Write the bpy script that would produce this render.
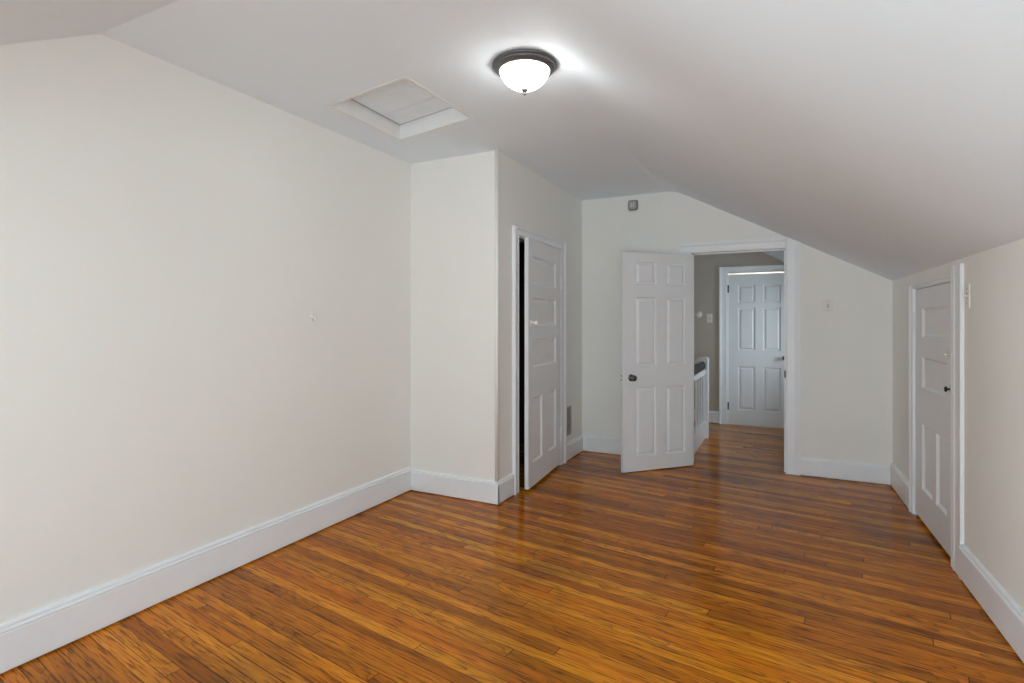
import bpy, bmesh, math, random
from mathutils import Vector, Matrix

for _o in list(bpy.data.objects):
    bpy.data.objects.remove(_o)
SC = bpy.context.scene
COL = SC.collection
PI = math.pi

# ------------------------------------------------------------------ camera
CAM_H = 1.40
YAW = math.atan((786 - 512) / 546.0)
cam = bpy.data.cameras.new('camera')
cam.sensor_width = 36.0
cam.lens = 546 * 36.0 / 1024.0
cam.shift_y = -20.0 / 1024.0
cam.clip_start = 0.02
cam_o = bpy.data.objects.new('camera', cam)
COL.objects.link(cam_o)
cam_o.location = (0, 0, CAM_H)
cam_o.rotation_euler = (PI / 2, 0, YAW)
SC.camera = cam_o

# ------------------------------------------------------------------ view / world / fill lights
SC.view_settings.view_transform = 'Standard'
SC.view_settings.look = 'None'
SC.view_settings.gamma = 1.0
SC.view_settings.use_curve_mapping = False
SC.view_settings.exposure = 0.05
try:
    SC.cycles.max_bounces = 14
    SC.cycles.diffuse_bounces = 10
    SC.cycles.glossy_bounces = 6
    SC.cycles.transparent_max_bounces = 16
    SC.cycles.sample_clamp_indirect = 6.0
except Exception:
    pass

wd = bpy.data.worlds.new('sky')
SC.world = wd
wd.use_nodes = True
_nt = wd.node_tree
_bg = _nt.nodes['Background']
_sky = _nt.nodes.new('ShaderNodeTexSky')
_sky.sky_type = 'NISHITA'
_sky.sun_disc = False
_sky.sun_elevation = math.radians(40)
_nt.links.new(_sky.outputs['Color'], _bg.inputs['Color'])
_bg.inputs['Strength'].default_value = 0.10

def area_light(name, loc, rot, sx, sy, power, col=(1, 1, 1)):
    l = bpy.data.lights.new(name, 'AREA')
    l.shape = 'RECTANGLE'
    l.size = sx
    l.size_y = sy
    l.energy = power
    l.color = col
    o = bpy.data.objects.new(name, l)
    COL.objects.link(o)
    o.location = loc
    o.rotation_euler = rot
    return o

FILL_COL = (0.79, 0.935, 1.0)
# unseen fill lights, added outside the made-up windows of room and hall
area_light('fill_back', (0.05, -2.15, 1.15), (math.radians(90 + 45), 0, 0), 2.2, 1.9, 168, FILL_COL)
area_light('fill_side', (-3.45, -0.45, 1.15), (0, -math.radians(90 + 3), 0), 1.3, 1.5, 105, FILL_COL)
area_light('fill_right', (1.62, -0.40, 0.98), (0, math.radians(90 + 20), 0), 1.2, 1.4, 34, FILL_COL)
area_light('fill_hall', (1.15, 7.1, 1.25), (0, math.radians(90), 0), 1.0, 0.8, 30, FILL_COL)

# ------------------------------------------------------------------ materials
def new_mat(name):
    m = bpy.data.materials.new(name)
    m.use_nodes = True
    nt = m.node_tree
    b = nt.nodes['Principled BSDF']
    return m, nt, b

def paint(name, col, rough=0.6, var=0.02, scale=3.0, bump=0.02, bscale=180.0, spec=0.4):
    m, nt, b = new_mat(name)
    N = nt.nodes
    L = nt.links
    geo = N.new('ShaderNodeNewGeometry')
    n1 = N.new('ShaderNodeTexNoise')
    n1.inputs['Scale'].default_value = scale
    n1.inputs['Detail'].default_value = 4
    L.new(geo.outputs['Position'], n1.inputs['Vector'])
    mr = N.new('ShaderNodeMapRange')
    mr.inputs['From Min'].default_value = 0.3
    mr.inputs['From Max'].default_value = 0.7
    mr.inputs['To Min'].default_value = 1 - var
    mr.inputs['To Max'].default_value = 1 + var
    L.new(n1.outputs['Fac'], mr.inputs['Value'])
    vm = N.new('ShaderNodeVectorMath')
    vm.operation = 'SCALE'
    vm.inputs[0].default_value = col
    L.new(mr.outputs['Result'], vm.inputs['Scale'])
    L.new(vm.outputs['Vector'], b.inputs['Base Color'])
    b.inputs['Roughness'].default_value = rough
    b.inputs['Specular IOR Level'].default_value = spec
    if bump > 0:
        n2 = N.new('ShaderNodeTexNoise')
        n2.inputs['Scale'].default_value = bscale
        n2.inputs['Detail'].default_value = 3
        L.new(geo.outputs['Position'], n2.inputs['Vector'])
        bp = N.new('ShaderNodeBump')
        bp.inputs['Strength'].default_value = bump
        bp.inputs['Distance'].default_value = 0.004
        L.new(n2.outputs['Fac'], bp.inputs['Height'])
        L.new(bp.outputs['Normal'], b.inputs['Normal'])
    return m

def metal(name, col, rough=0.35, metallic=1.0):
    m = paint(name, col, rough, 0.08, 40.0, 0.0)
    m.node_tree.nodes['Principled BSDF'].inputs['Metallic'].default_value = metallic
    return m

M = {}
M['wall'] = paint('wall_paint', (0.852, 0.853, 0.822), 0.75, 0.012, 1.5, 0.05, 90, 0.3)
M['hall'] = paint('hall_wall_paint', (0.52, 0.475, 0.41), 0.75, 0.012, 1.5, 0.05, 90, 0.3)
M['ceiling'] = paint('ceiling_paint', (0.81, 0.895, 0.965), 0.85, 0.010, 1.5, 0.05, 90, 0.2)
M['trim'] = paint('trim_paint', (0.85, 0.88, 0.91), 0.38, 0.012, 6.0, 0.03, 60, 0.45)
M['door'] = paint('door_paint', (0.80, 0.825, 0.85), 0.40, 0.012, 6.0, 0.03, 60, 0.45)
M['hatch'] = paint('hatch_paint', (0.83, 0.91, 0.98), 0.7, 0.03, 9.0, 0.05, 40, 0.3)
M['hatch_frame'] = paint('hatch_frame_paint', (0.82, 0.84, 0.85), 0.6, 0.03, 9.0, 0.05, 40, 0.3)
M['white'] = paint('white_plastic', (0.80, 0.80, 0.78), 0.35, 0.01, 8.0, 0.0)
M['almond'] = paint('almond_plastic', (0.80, 0.79, 0.75), 0.4, 0.01, 8.0, 0.0)
M['porcelain'] = paint('porcelain', (0.83, 0.83, 0.82), 0.15, 0.01, 8.0, 0.0)
M['slot'] = paint('dark_slot', (0.04, 0.04, 0.045), 0.6, 0.05, 30, 0.0)
M['bronze'] = metal('aged_bronze', (0.16, 0.165, 0.172), 0.40, 0.85)
M['nickel'] = metal('aged_nickel', (0.13, 0.13, 0.13), 0.30, 0.9)
M['iron'] = metal('dark_iron', (0.035, 0.034, 0.033), 0.45, 0.6)
M['grille'] = metal('grille_metal', (0.46, 0.44, 0.38), 0.5, 0.3)
M['sensor'] = paint('grey_plastic', (0.40, 0.40, 0.40), 0.45, 0.05, 30, 0.0)
M['sensor_dark'] = paint('dark_grey_plastic', (0.16, 0.16, 0.16), 0.45, 0.05, 30, 0.0)
M['dark_wood'] = paint('dark_stained_wood', (0.030, 0.020, 0.015), 0.55, 0.3, 30, 0.0)
M['closet'] = paint('unlit_dark', (0.12, 0.11, 0.10), 0.9, 0.05, 2.0, 0.05, 90, 0.2)  # dark tone stands in for the shade of an unlit inside

def glass_pane():
    m, nt, b = new_mat('window_glass')
    N = nt.nodes
    L = nt.links
    tr = N.new('ShaderNodeBsdfTransparent')
    gl = N.new('ShaderNodeBsdfGlossy')
    gl.inputs['Roughness'].default_value = 0.02
    fr = N.new('ShaderNodeFresnel')
    fr.inputs['IOR'].default_value = 1.45
    mx = N.new('ShaderNodeMixShader')
    L.new(fr.outputs['Fac'], mx.inputs['Fac'])
    L.new(tr.outputs['BSDF'], mx.inputs[1])
    L.new(gl.outputs['BSDF'], mx.inputs[2])
    L.new(mx.outputs['Shader'], nt.nodes['Material Output'].inputs['Surface'])
    return m
M['glass'] = glass_pane()

def dome_glass(strength):
    m, nt, b = new_mat('frosted_glass_lit')
    b.inputs['Base Color'].default_value = (0.9, 0.9, 0.9, 1)
    b.inputs['Roughness'].default_value = 0.35
    b.inputs['Emission Color'].default_value = (1.0, 0.995, 0.98, 1)
    b.inputs['Emission Strength'].default_value = strength
    return m
M['dome'] = dome_glass(20.0)

def floor_material():
    m, nt, b = new_mat('oak_strip_floor')
    N = nt.nodes
    L = nt.links
    def math_(op, a, c=None, v=None):
        n = N.new('ShaderNodeMath')
        n.operation = op
        for i, x in enumerate((a, c)):
            if x is None:
                continue
            if isinstance(x, (int, float)):
                n.inputs[i].default_value = x
            else:
                L.new(x, n.inputs[i])
        return n.outputs[0]
    geo = N.new('ShaderNodeNewGeometry')
    rot = N.new('ShaderNodeVectorRotate')
    rot.rotation_type = 'Z_AXIS'
    rot.inputs['Angle'].default_value = math.radians(8.0)
    L.new(geo.outputs['Position'], rot.inputs['Vector'])
    sep = N.new('ShaderNodeSeparateXYZ')
    L.new(rot.outputs['Vector'], sep.inputs[0])
    X, Y = sep.outputs['X'], sep.outputs['Y']
    W, LEN = 0.062, 2.3
    yr = math_('DIVIDE', Y, W)
    row = math_('FLOOR', yr)
    fy = math_('FRACT', yr)
    wn = N.new('ShaderNodeTexWhiteNoise')
    wn.noise_dimensions = '1D'
    L.new(row, wn.inputs['W'])
    xo = math_('ADD', math_('DIVIDE', X, LEN), math_('MULTIPLY', wn.outputs['Value'], 7.0))
    brd = math_('FLOOR', xo)
    fx = math_('FRACT', xo)
    cv = N.new('ShaderNodeCombineXYZ')
    L.new(row, cv.inputs['X'])
    L.new(brd, cv.inputs['Y'])
    w2 = N.new('ShaderNodeTexWhiteNoise')
    w2.noise_dimensions = '2D'
    L.new(cv.outputs[0], w2.inputs['Vector'])
    rnd = w2.outputs['Value']
    # grain coordinates: stretched along the board, shifted per board
    gx = math_('ADD', math_('MULTIPLY', X, 1.0), math_('MULTIPLY', rnd, 37.0))
    gv = N.new('ShaderNodeCombineXYZ')
    L.new(math_('MULTIPLY', gx, 1.6), gv.inputs['X'])
    L.new(math_('MULTIPLY', Y, 26.0), gv.inputs['Y'])
    L.new(math_('MULTIPLY', rnd, 9.0), gv.inputs['Z'])
    g1 = N.new('ShaderNodeTexNoise')
    g1.inputs['Scale'].default_value = 1.0
    g1.inputs['Detail'].default_value = 5
    g1.inputs['Distortion'].default_value = 0.6
    L.new(gv.outputs[0], g1.inputs['Vector'])
    # cathedral figure: contour lines of a stretched noise
    cvv = N.new('ShaderNodeCombineXYZ')
    L.new(math_('MULTIPLY', gx, 1.9), cvv.inputs['X'])
    L.new(math_('MULTIPLY', Y, 9.0), cvv.inputs['Y'])
    L.new(math_('MULTIPLY', rnd, 17.0), cvv.inputs['Z'])
    g2 = N.new('ShaderNodeTexNoise')
    g2.inputs['Scale'].default_value = 0.8
    g2.inputs['Detail'].default_value = 1.5
    L.new(cvv.outputs[0], g2.inputs['Vector'])
    rings = math_('FRACT', math_('MULTIPLY', g2.outputs['Fac'], 16.0))
    ring_line = math_('MULTIPLY', math_('POWER', rings, 5.0), math_('GREATER_THAN', math_('FRACT', math_('MULTIPLY', rnd, 13.7)), 0.55))
    # fine pores
    pv = N.new('ShaderNodeCombineXYZ')
    L.new(math_('MULTIPLY', gx, 7.0), pv.inputs['X'])
    L.new(math_('MULTIPLY', Y, 130.0), pv.inputs['Y'])
    g3 = N.new('ShaderNodeTexNoise')
    g3.inputs['Scale'].default_value = 1.0
    g3.inputs['Detail'].default_value = 3
    L.new(pv.outputs[0], g3.inputs['Vector'])
    # base tone per board
    tone = math_('ADD', math_('MULTIPLY', rnd, 0.56), math_('MULTIPLY', g1.outputs['Fac'], 0.85))
    tone = math_('SUBTRACT', tone, 0.19)
    cr = N.new('ShaderNodeValToRGB')
    e = cr.color_ramp.elements
    e[0].position = 0.10
    e[0].color = (0.21, 0.062, 0.003, 1)
    e[1].position = 0.95
    e[1].color = (0.83, 0.31, 0.018, 1)
    for p, c in ((0.34, (0.44, 0.125, 0.004, 1)), (0.62, (0.66, 0.195, 0.006, 1))):
        q = e.new(p)
        q.color = c
    L.new(tone, cr.inputs['Fac'])
    # redder / yellower boards
    hs = N.new('ShaderNodeHueSaturation')
    L.new(cr.outputs['Color'], hs.inputs['Color'])
    L.new(math_('ADD', 0.497, math_('MULTIPLY', w2.outputs['Color'], 0.012)), hs.inputs['Hue'])
    hs.inputs['Saturation'].default_value = 1.0
    col = hs.outputs['Color']
    def darken(col, fac, dark):
        mx = N.new('ShaderNodeMix')
        mx.data_type = 'RGBA'
        mx.blend_type = 'MIX'
        L.new(fac, mx.inputs['Factor'])
        L.new(col, mx.inputs[6])
        mx.inputs[7].default_value = dark
        return mx.outputs[2]
    col = darken(col, math_('MULTIPLY', ring_line, 0.60), (0.085, 0.028, 0.006, 1))
    pores = N.new('ShaderNodeMapRange')
    pores.inputs['From Min'].default_value = 0.51
    pores.inputs['From Max'].default_value = 0.68
    L.new(g3.outputs['Fac'], pores.inputs['Value'])
    col = darken(col, math_('MULTIPLY', pores.outputs['Result'], 0.85), (0.055, 0.018, 0.005, 1))
    # old water stains with a shape of their own
    st = N.new('ShaderNodeTexNoise')
    st.inputs['Scale'].default_value = 1.3
    st.inputs['Detail'].default_value = 4
    L.new(geo.outputs['Position'], st.inputs['Vector'])
    sm = N.new('ShaderNodeMapRange')
    sm.inputs['From Min'].default_value = 0.52
    sm.inputs['From Max'].default_value = 0.70
    L.new(st.outputs['Fac'], sm.inputs['Value'])
    col = darken(col, math_('MULTIPLY', sm.outputs['Result'], 0.6), (0.13, 0.058, 0.016, 1))
    # seams
    d1 = math_('MINIMUM', fy, math_('SUBTRACT', 1.0, fy))
    s1 = N.new('ShaderNodeMapRange')
    s1.inputs['From Min'].default_value = 0.020
    s1.inputs['From Max'].default_value = 0.055
    s1.inputs['To Min'].default_value = 1
    s1.inputs['To Max'].default_value = 0
    L.new(d1, s1.inputs['Value'])
    d2 = math_('MINIMUM', fx, math_('SUBTRACT', 1.0, fx))
    s2 = N.new('ShaderNodeMapRange')
    s2.inputs['From Min'].default_value = 0.0004
    s2.inputs['From Max'].default_value = 0.0011
    s2.inputs['To Min'].default_value = 1
    s2.inputs['To Max'].default_value = 0
    L.new(d2, s2.inputs['Value'])
    # seams open and close along their length
    sv = N.new('ShaderNodeTexNoise')
    sv.inputs['Scale'].default_value = 2.2
    L.new(geo.outputs['Position'], sv.inputs['Vector'])
    svr = N.new('ShaderNodeMapRange')
    svr.inputs['From Min'].default_value = 0.35
    svr.inputs['From Max'].default_value = 0.62
    svr.inputs['To Min'].default_value = 0.35
    svr.inputs['To Max'].default_value = 1.0
    L.new(sv.outputs['Fac'], svr.inputs['Value'])
    seam = math_('MAXIMUM', math_('MULTIPLY', s1.outputs['Result'], svr.outputs['Result']), s2.outputs['Result'])
    col = darken(col, math_('MULTIPLY', seam, 0.95), (0.030, 0.011, 0.004, 1))
    L.new(col, b.inputs['Base Color'])
    # varnish
    rn = N.new('ShaderNodeMapRange')
    rn.inputs['To Min'].default_value = 0.10
    rn.inputs['To Max'].default_value = 0.22
    L.new(g1.outputs['Fac'], rn.inputs['Value'])
    L.new(rn.outputs['Result'], b.inputs['Roughness'])
    b.inputs['Specular IOR Level'].default_value = 0.14
    # gentle cupping so that reflections break up board by board
    wob = N.new('ShaderNodeTexNoise')
    wob.inputs['Scale'].default_value = 7.0
    wob.inputs['Detail'].default_value = 2
    L.new(geo.outputs['Position'], wob.inputs['Vector'])
    hgt = math_('ADD', math_('MULTIPLY', wob.outputs['Fac'], 0.8), math_('MULTIPLY', seam, -0.6))
    hgt = math_('ADD', hgt, math_('MULTIPLY', g1.outputs['Fac'], 0.35))
    bp = N.new('ShaderNodeBump')
    bp.inputs['Strength'].default_value = 0.14
    bp.inputs['Distance'].default_value = 0.004
    L.new(hgt, bp.inputs['Height'])
    L.new(bp.outputs['Normal'], b.inputs['Normal'])
    return m
M['floor'] = floor_material()

# ------------------------------------------------------------------ mesh helpers
class MB:
    def __init__(self):
        self.v = []
        self.f = []
        self.smooth = []

    def add(self, vs, fs, smooth=False):
        o = len(self.v)
        self.v += [tuple(x) for x in vs]
        self.f += [tuple(i + o for i in q) for q in fs]
        self.smooth += [smooth] * len(fs)
        return self

    def box(self, a, b):
        x0, y0, z0 = a
        x1, y1, z1 = b
        vs = [(x0, y0, z0), (x1, y0, z0), (x1, y1, z0), (x0, y1, z0), (x0, y0, z1), (x1, y0, z1), (x1, y1, z1), (x0, y1, z1)]
        return self.add(vs, [(0, 3, 2, 1), (4, 5, 6, 7), (0, 1, 5, 4), (1, 2, 6, 5), (2, 3, 7, 6), (3, 0, 4, 7)])

    def extrude(self, poly, fn0, fn1):
        """poly: list of 2D points; fn0/fn1 map a 2D point to the two end caps"""
        n = len(poly)
        vs = [fn0(p) for p in poly] + [fn1(p) for p in poly]
        fs = [tuple(range(n - 1, -1, -1)), tuple(range(n, 2 * n))]
        for i in range(n):
            j = (i + 1) % n
            fs.append((i, j, n + j, n + i))
        return self.add(vs, fs)

    def lathe(self, prof, centre=(0, 0, 0), axis='z', seg=48, smooth=True):
        """prof: list of (radius, height along axis)"""
        vs, fs = [], []
        cx, cy, cz = centre
        for r, h in prof:
            for k in range(seg):
                a = 2 * PI * k / seg
                p, q = r * math.cos(a), r * math.sin(a)
                if axis == 'z':
                    vs.append((cx + p, cy + q, cz + h))
                elif axis == 'y':
                    vs.append((cx + p, cy + h, cz + q))
                else:
                    vs.append((cx + h, cy + p, cz + q))
        for i in range(len(prof) - 1):
            for k in range(seg):
                j = (k + 1) % seg
                fs.append((i * seg + k, i * seg + j, (i + 1) * seg + j, (i + 1) * seg + k))
        return self.add(vs, fs, smooth)

    def tube(self, pts, r, seg=10):
        vs, fs = [], []
        pts = [Vector(p) for p in pts]
        for i, p in enumerate(pts):
            t = (pts[min(i + 1, len(pts) - 1)] - pts[max(i - 1, 0)]).normalized()
            u = t.orthogonal().normalized() if i == 0 else (u - t * u.dot(t)).normalized()
            w = t.cross(u)
            for k in range(seg):
                a = 2 * PI * k / seg
                vs.append(p + (u * math.cos(a) + w * math.sin(a)) * r)
        n = len(pts)
        for i in range(n - 1):
            for k in range(seg):
                j = (k + 1) % seg
                fs.append((i * seg + k, i * seg + j, (i + 1) * seg + j, (i + 1) * seg + k))
        self.add(vs, fs, True)
        self.add([vs[k] for k in range(seg)], [tuple(range(seg - 1, -1, -1))])
        self.add([vs[(n - 1) * seg + k] for k in range(seg)], [tuple(range(seg))])
        return self

    def build(self, name, mat, parent=None, bevel=0.0, loc=None, rotz=None, merge=True, segs=2):
        me = bpy.data.meshes.new(name)
        me.from_pydata(self.v, [], self.f)
        bm = bmesh.new()
        bm.from_mesh(me)
        for fc, s in zip(bm.faces, self.smooth):
            fc.smooth = s
        if merge:
            bmesh.ops.remove_doubles(bm, verts=bm.verts, dist=1e-5)
        bmesh.ops.recalc_face_normals(bm, faces=bm.faces)
        if bevel > 0:
            es = [e for e in bm.edges if len(e.link_faces) == 2 and e.calc_face_angle(0) > 0.6]
            bmesh.ops.bevel(bm, geom=es, offset=bevel, segments=segs, affect='EDGES', profile=0.6, clamp_overlap=True)
        bm.to_mesh(me)
        bm.free()
        me.materials.append(mat)
        o = bpy.data.objects.new(name, me)
        COL.objects.link(o)
        if parent is not None:
            o.parent = parent
        if loc is not None:
            o.location = loc
        if rotz is not None:
            o.rotation_euler = (0, 0, rotz)
        return o

def tag(o, label=None, cat=None, group=None, kind=None):
    if label:
        o['label'] = label
    if cat:
        o['category'] = cat
    if group:
        o['group'] = group
    if kind:
        o['kind'] = kind
    return o

def struct(o, label, cat):
    return tag(o, label, cat, kind='structure')

# ------------------------------------------------------------------ room dimensions (metres, camera above the origin)
XL = -2.79            # left wall face
YC = 3.68             # closet wall facing the camera
XC = -1.975           # closet wall with the narrow door
YF = 5.63             # end wall with the doorway
YH = 7.98             # far wall of the hall
YB = -1.65            # wall behind the camera
ZC = 2.71             # flat ceiling
T = 0.12
RX0, RY0, RS = 0.815, 5.59, 0.0255   # right knee wall line
def xr(y):
    return RX0 + RS * (RY0 - y)
RW_LOC = (RX0, RY0, 0)
RW_ROT = -PI / 2 + math.atan(RS)
ZK = 1.745            # knee wall height
XF = -1.0             # fold between flat ceiling and slope
SLOPE = (ZC - ZK) / (0.87 - XF)

def zc(x):
    return ZC if x <= XF else ZC - SLOPE * (x - XF)

# ------------------------------------------------------------------ floor
mb = MB()
mb.box((XL - T, YB - T, -0.12), (1.25, YH + 1.6, 0.0))
struct(mb.build('floor', M['floor']), 'worn varnished oak strip floor running from the room into the hall', 'floor')

# ------------------------------------------------------------------ ceiling with folded slopes and attic hatch well
HQ = [(-2.463, 2.470), (-1.835, 2.371), (-1.818, 3.015), (-2.482, 3.147)]   # slightly crooked hatch opening
HZ = 2.815
HX0, HX1, HY0, HY1 = -2.60, -1.70, 2.25, 3.27
mb = MB()
YE = YH + 0.01
def quad(a, b, c, d):
    mb.add([a, b, c, d], [(0, 1, 2, 3)])
xs = [XL - 0.02, HX0, HX1, XF - 0.09]
ys = [1.38, HY0, HY1, YE]
for i in range(3):
    for j in range(3):
        if i == 1 and j == 1:
            continue
        quad((xs[i], ys[j], ZC), (xs[i + 1], ys[j], ZC), (xs[i + 1], ys[j + 1], ZC), (xs[i], ys[j + 1], ZC))
rc = [(HX0, HY0), (HX1, HY0), (HX1, HY1), (HX0, HY1)]
for i in range(4):
    j = (i + 1) % 4
    quad((rc[i][0], rc[i][1], ZC), (rc[j][0], rc[j][1], ZC), (HQ[j][0], HQ[j][1], ZC), (HQ[i][0], HQ[i][1], ZC))
# rounded plaster fold
fold = []
for k in range(9):
    t = k / 8.0
    x0, x1 = XF - 0.09, XF + 0.09
    p0 = Vector((x0, ZC)); pm = Vector((XF, ZC)); p1 = Vector((x1, ZC - SLOPE * 0.09))
    q = p0 * (1 - t) ** 2 + pm * 2 * t * (1 - t) + p1 * t * t
    fold.append((q.x, q.y))
for k in range(8):
    (xa, za), (xb, zb) = fold[k], fold[k + 1]
    o = len(mb.f)
    quad((xa, 1.38, za), (xb, 1.38, zb), (xb, YE, zb), (xa, YE, za))
    mb.smooth[o] = True
# slope over the knee wall
xe, ze = fold[-1]
ysl = [1.38, 2.5, 3.7, 4.8, 5.63, YE]
for a, b_ in zip(ysl[:-1], ysl[1:]):
    quad((xe, a, ze), (xr(a) + 0.02, a, ZK - 0.02 * SLOPE), (xr(b_) + 0.02, b_, ZK - 0.02 * SLOPE), (xe, b_, ze))
# near slope and low flat part behind the camera
NS = 0.60
zl = 2.15
yl = 1.38 - (ZC - zl) / NS
xl = XF + (ZC - zl) / ((ZC - ZK + 0.02 * SLOPE) / (xr(yl) + 0.02 - XF))
mb.add([(XL - 0.02, 1.38, ZC), (XF, 1.38, ZC), (xl, yl, zl), (XL - 0.02, yl, zl)], [(0, 1, 2, 3)])
mb.add([(XF - 0.09, 1.38, ZC), (xe, 1.38, ze), (XF, 1.38, ZC)], [(0, 1, 2)])
mb.add([(XF, 1.38, ZC), (xe, 1.38, ze), (xr(1.38) + 0.02, 1.38, ZK - 0.02 * SLOPE), (xr(yl) + 0.02, yl, ZK - 0.02 * SLOPE), (xl, yl, zl)], [(0, 1, 2, 3, 4)])
mb.add([(XL - 0.02, yl, zl), (xl, yl, zl), (xl, YB - 0.02, zl), (XL - 0.02, YB - 0.02, zl)], [(0, 1, 2, 3)])
mb.add([(xl, yl, zl), (xr(yl) + 0.02, yl, ZK - 0.02 * SLOPE), (xr(YB) + 0.02, YB - 0.02, ZK - 0.02 * SLOPE), (xl, YB - 0.02, zl)], [(0, 1, 2, 3)])
ceil = mb.build('ceiling', M['ceiling'])
struct(ceil, 'white plaster ceiling, flat on the left and sloping down on the right', 'ceiling')
# roof deck above the ceiling keeps daylight out of the loft
mb = MB()
mb.extrude([(XL - 0.3, 3.05), (XF, 3.05), (1.5, 1.86), (1.5, 1.98), (XF, 3.17), (XL - 0.3, 3.17)],
           lambda p: (p[0], YB - 0.3, p[1]), lambda p: (p[0], YH + 1.9, p[1]))
struct(mb.build('roof_deck', M['closet']), 'roof boarding over the sloped ceiling', 'roof')

# ------------------------------------------------------------------ walls
# left wall, with an added side window, out of frame, for fill light
SW0, SW1, SWZ0, SWZ1 = -1.20, 0.30, 0.50, 1.80
mb = MB()
mb.box((XL - T, YB - T, 0), (XL, SW0, 2.98))
mb.box((XL - T, SW1, 0), (XL, YH + T, 2.98))
mb.box((XL - T, SW0, 0), (XL, SW1, SWZ0))
mb.box((XL - T, SW0, SWZ1), (XL, SW1, 2.98))
struct(mb.build('wall_left', M['wall']), 'long bare cream wall on the left of the room', 'wall')

# closet walls
mb = MB()
mb.box((XL, YC, 0), (XC, YC + 0.10, ZC + 0.04))
struct(mb.build('wall_closet_front', M['wall']), 'narrow cream closet wall facing the camera, left of the closet door', 'wall')
CD0, CD1, CDZ = 4.04, 4.965, 2.105      # closet door opening
mb = MB()
poly_top = ZC + 0.04
mb.box((XC - 0.10, YC + 0.10, 0), (XC, CD0, poly_top))
mb.box((XC - 0.10, CD1, 0), (XC, YF, poly_top))
mb.box((XC - 0.10, CD0, CDZ), (XC, CD1, poly_top))
struct(mb.build('wall_closet_side', M['wall']), 'cream closet wall that holds the narrow five panel door', 'wall')
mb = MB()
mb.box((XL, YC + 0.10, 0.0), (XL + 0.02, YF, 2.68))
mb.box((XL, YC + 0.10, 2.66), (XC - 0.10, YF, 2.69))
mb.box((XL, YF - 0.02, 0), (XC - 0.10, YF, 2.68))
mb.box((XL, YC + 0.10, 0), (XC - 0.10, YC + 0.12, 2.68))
struct(mb.build('wall_closet_lining', M['closet']), 'closet lining with shade in its dark colour, behind the ajar door', 'wall')

# end wall with doorway (opening OX0..OX1)
OX0, OX1, OZ = -0.835, -0.004, 2.075
def wall_poly(mbx, xa, xb, z0, y0=YF, y1=YF + T, lift=0.03):
    pts = [(xa, z0), (xb, z0), (xb, zc(xb) + lift)]
    if xa < XF < xb:
        pts.append((XF, ZC + lift))
    pts.append((xa, zc(xa) + lift))
    mbx.extrude(pts, lambda p: (p[0], y0, p[1]), lambda p: (p[0], y1, p[1]))
mb = MB()
wall_poly(mb, XL, OX0 - 0.02, 0)
wall_poly(mb, OX0 - 0.02, OX1 + 0.02, OZ + 0.02)
wall_poly(mb, OX1 + 0.02, 0.94, 0)
struct(mb.build('wall_end', M['wall']), 'cream end wall around the doorway into the hall', 'wall')

# right knee wall, in its own frame: local x runs from the far corner to the camera, local y goes into the wall
RD0, RD1, RDZ = 0.735, 1.665, 1.640      # small door opening
QW0, QW1, QWZ0, QWZ1 = 5.30, 6.70, 0.45, 1.50   # added knee wall window for fill light beside the camera, out of frame
mb = MB()
mb.box((-0.06, 0, 0), (RD0, T, ZK + 0.02))
mb.box((RD1, 0, 0), (QW0, T, ZK + 0.02))
mb.box((QW1, 0, 0), (7.4, T, ZK + 0.02))
mb.box((QW0, 0, 0), (QW1, T, QWZ0))
mb.box((QW0, 0, QWZ1), (QW1, T, ZK + 0.02))
mb.box((RD0, 0, RDZ), (RD1, T, ZK + 0.02))
mb.box((RD0 - 0.05, T - 0.01, 0), (RD1 + 0.05, T + 0.02, RDZ + 0.05))
struct(mb.build('wall_right', M['wall'], loc=RW_LOC, rotz=RW_ROT), 'low cream knee wall under the slope on the right', 'wall')

# wall behind the camera with two invented windows for fill light
mb = MB()
W1 = (-0.95, -0.12)
W2 = (-0.02, 0.81)
WZ0, WZ1 = 0.55, 2.02
xsb = [XL - T, W1[0], W1[1], W2[0], W2[1], 1.25]
for i in range(5):
    if i in (1, 3):
        mb.box((xsb[i], YB - T, 0), (xsb[i + 1], YB, WZ0))
        mb.box((xsb[i], YB - T, WZ1), (xsb[i + 1], YB, 2.5))
    else:
        mb.box((xsb[i], YB - T, 0), (xsb[i + 1], YB, 2.5))
mb.box((XL - T, YB - T, 2.5), (1.25, YB, 3.1))
struct(mb.build('wall_back', M['wall']), 'wall with two added windows behind the camera', 'wall')
def window(n, xa, xb):  # invented sash window, unseen, that the back fill light shines through
    f = MB()
    w = 0.05
    for (a, b_) in (((xa, WZ0), (xa + w, WZ1)), ((xb - w, WZ0), (xb, WZ1)), ((xa + w, WZ0), (xb - w, WZ0 + w)), ((xa + w, WZ1 - w), (xb - w, WZ1)),
                    ((xa + w, (WZ0 + WZ1) / 2 - 0.02), (xb - w, (WZ0 + WZ1) / 2 + 0.02))):
        f.box((a[0], YB - 0.09, a[1]), (b_[0], YB - 0.03, b_[1]))
    f.box((xa - 0.05, YB, WZ0 - 0.04), (xb + 0.05, YB + 0.04, WZ0))
    fr = f.build('window_%d' % n, M['trim'])
    struct(fr, 'added white sash window for fill light behind the camera, %s of two' % ('left' if n == 1 else 'right'), 'window')
    g = MB()
    g.box((xa + w, YB - 0.063, WZ0 + w), (xb - w, YB - 0.059, WZ1 - w))
    g.build('pane', M['glass'], fr)
window(1, *W1)
window(2, *W2)

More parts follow.
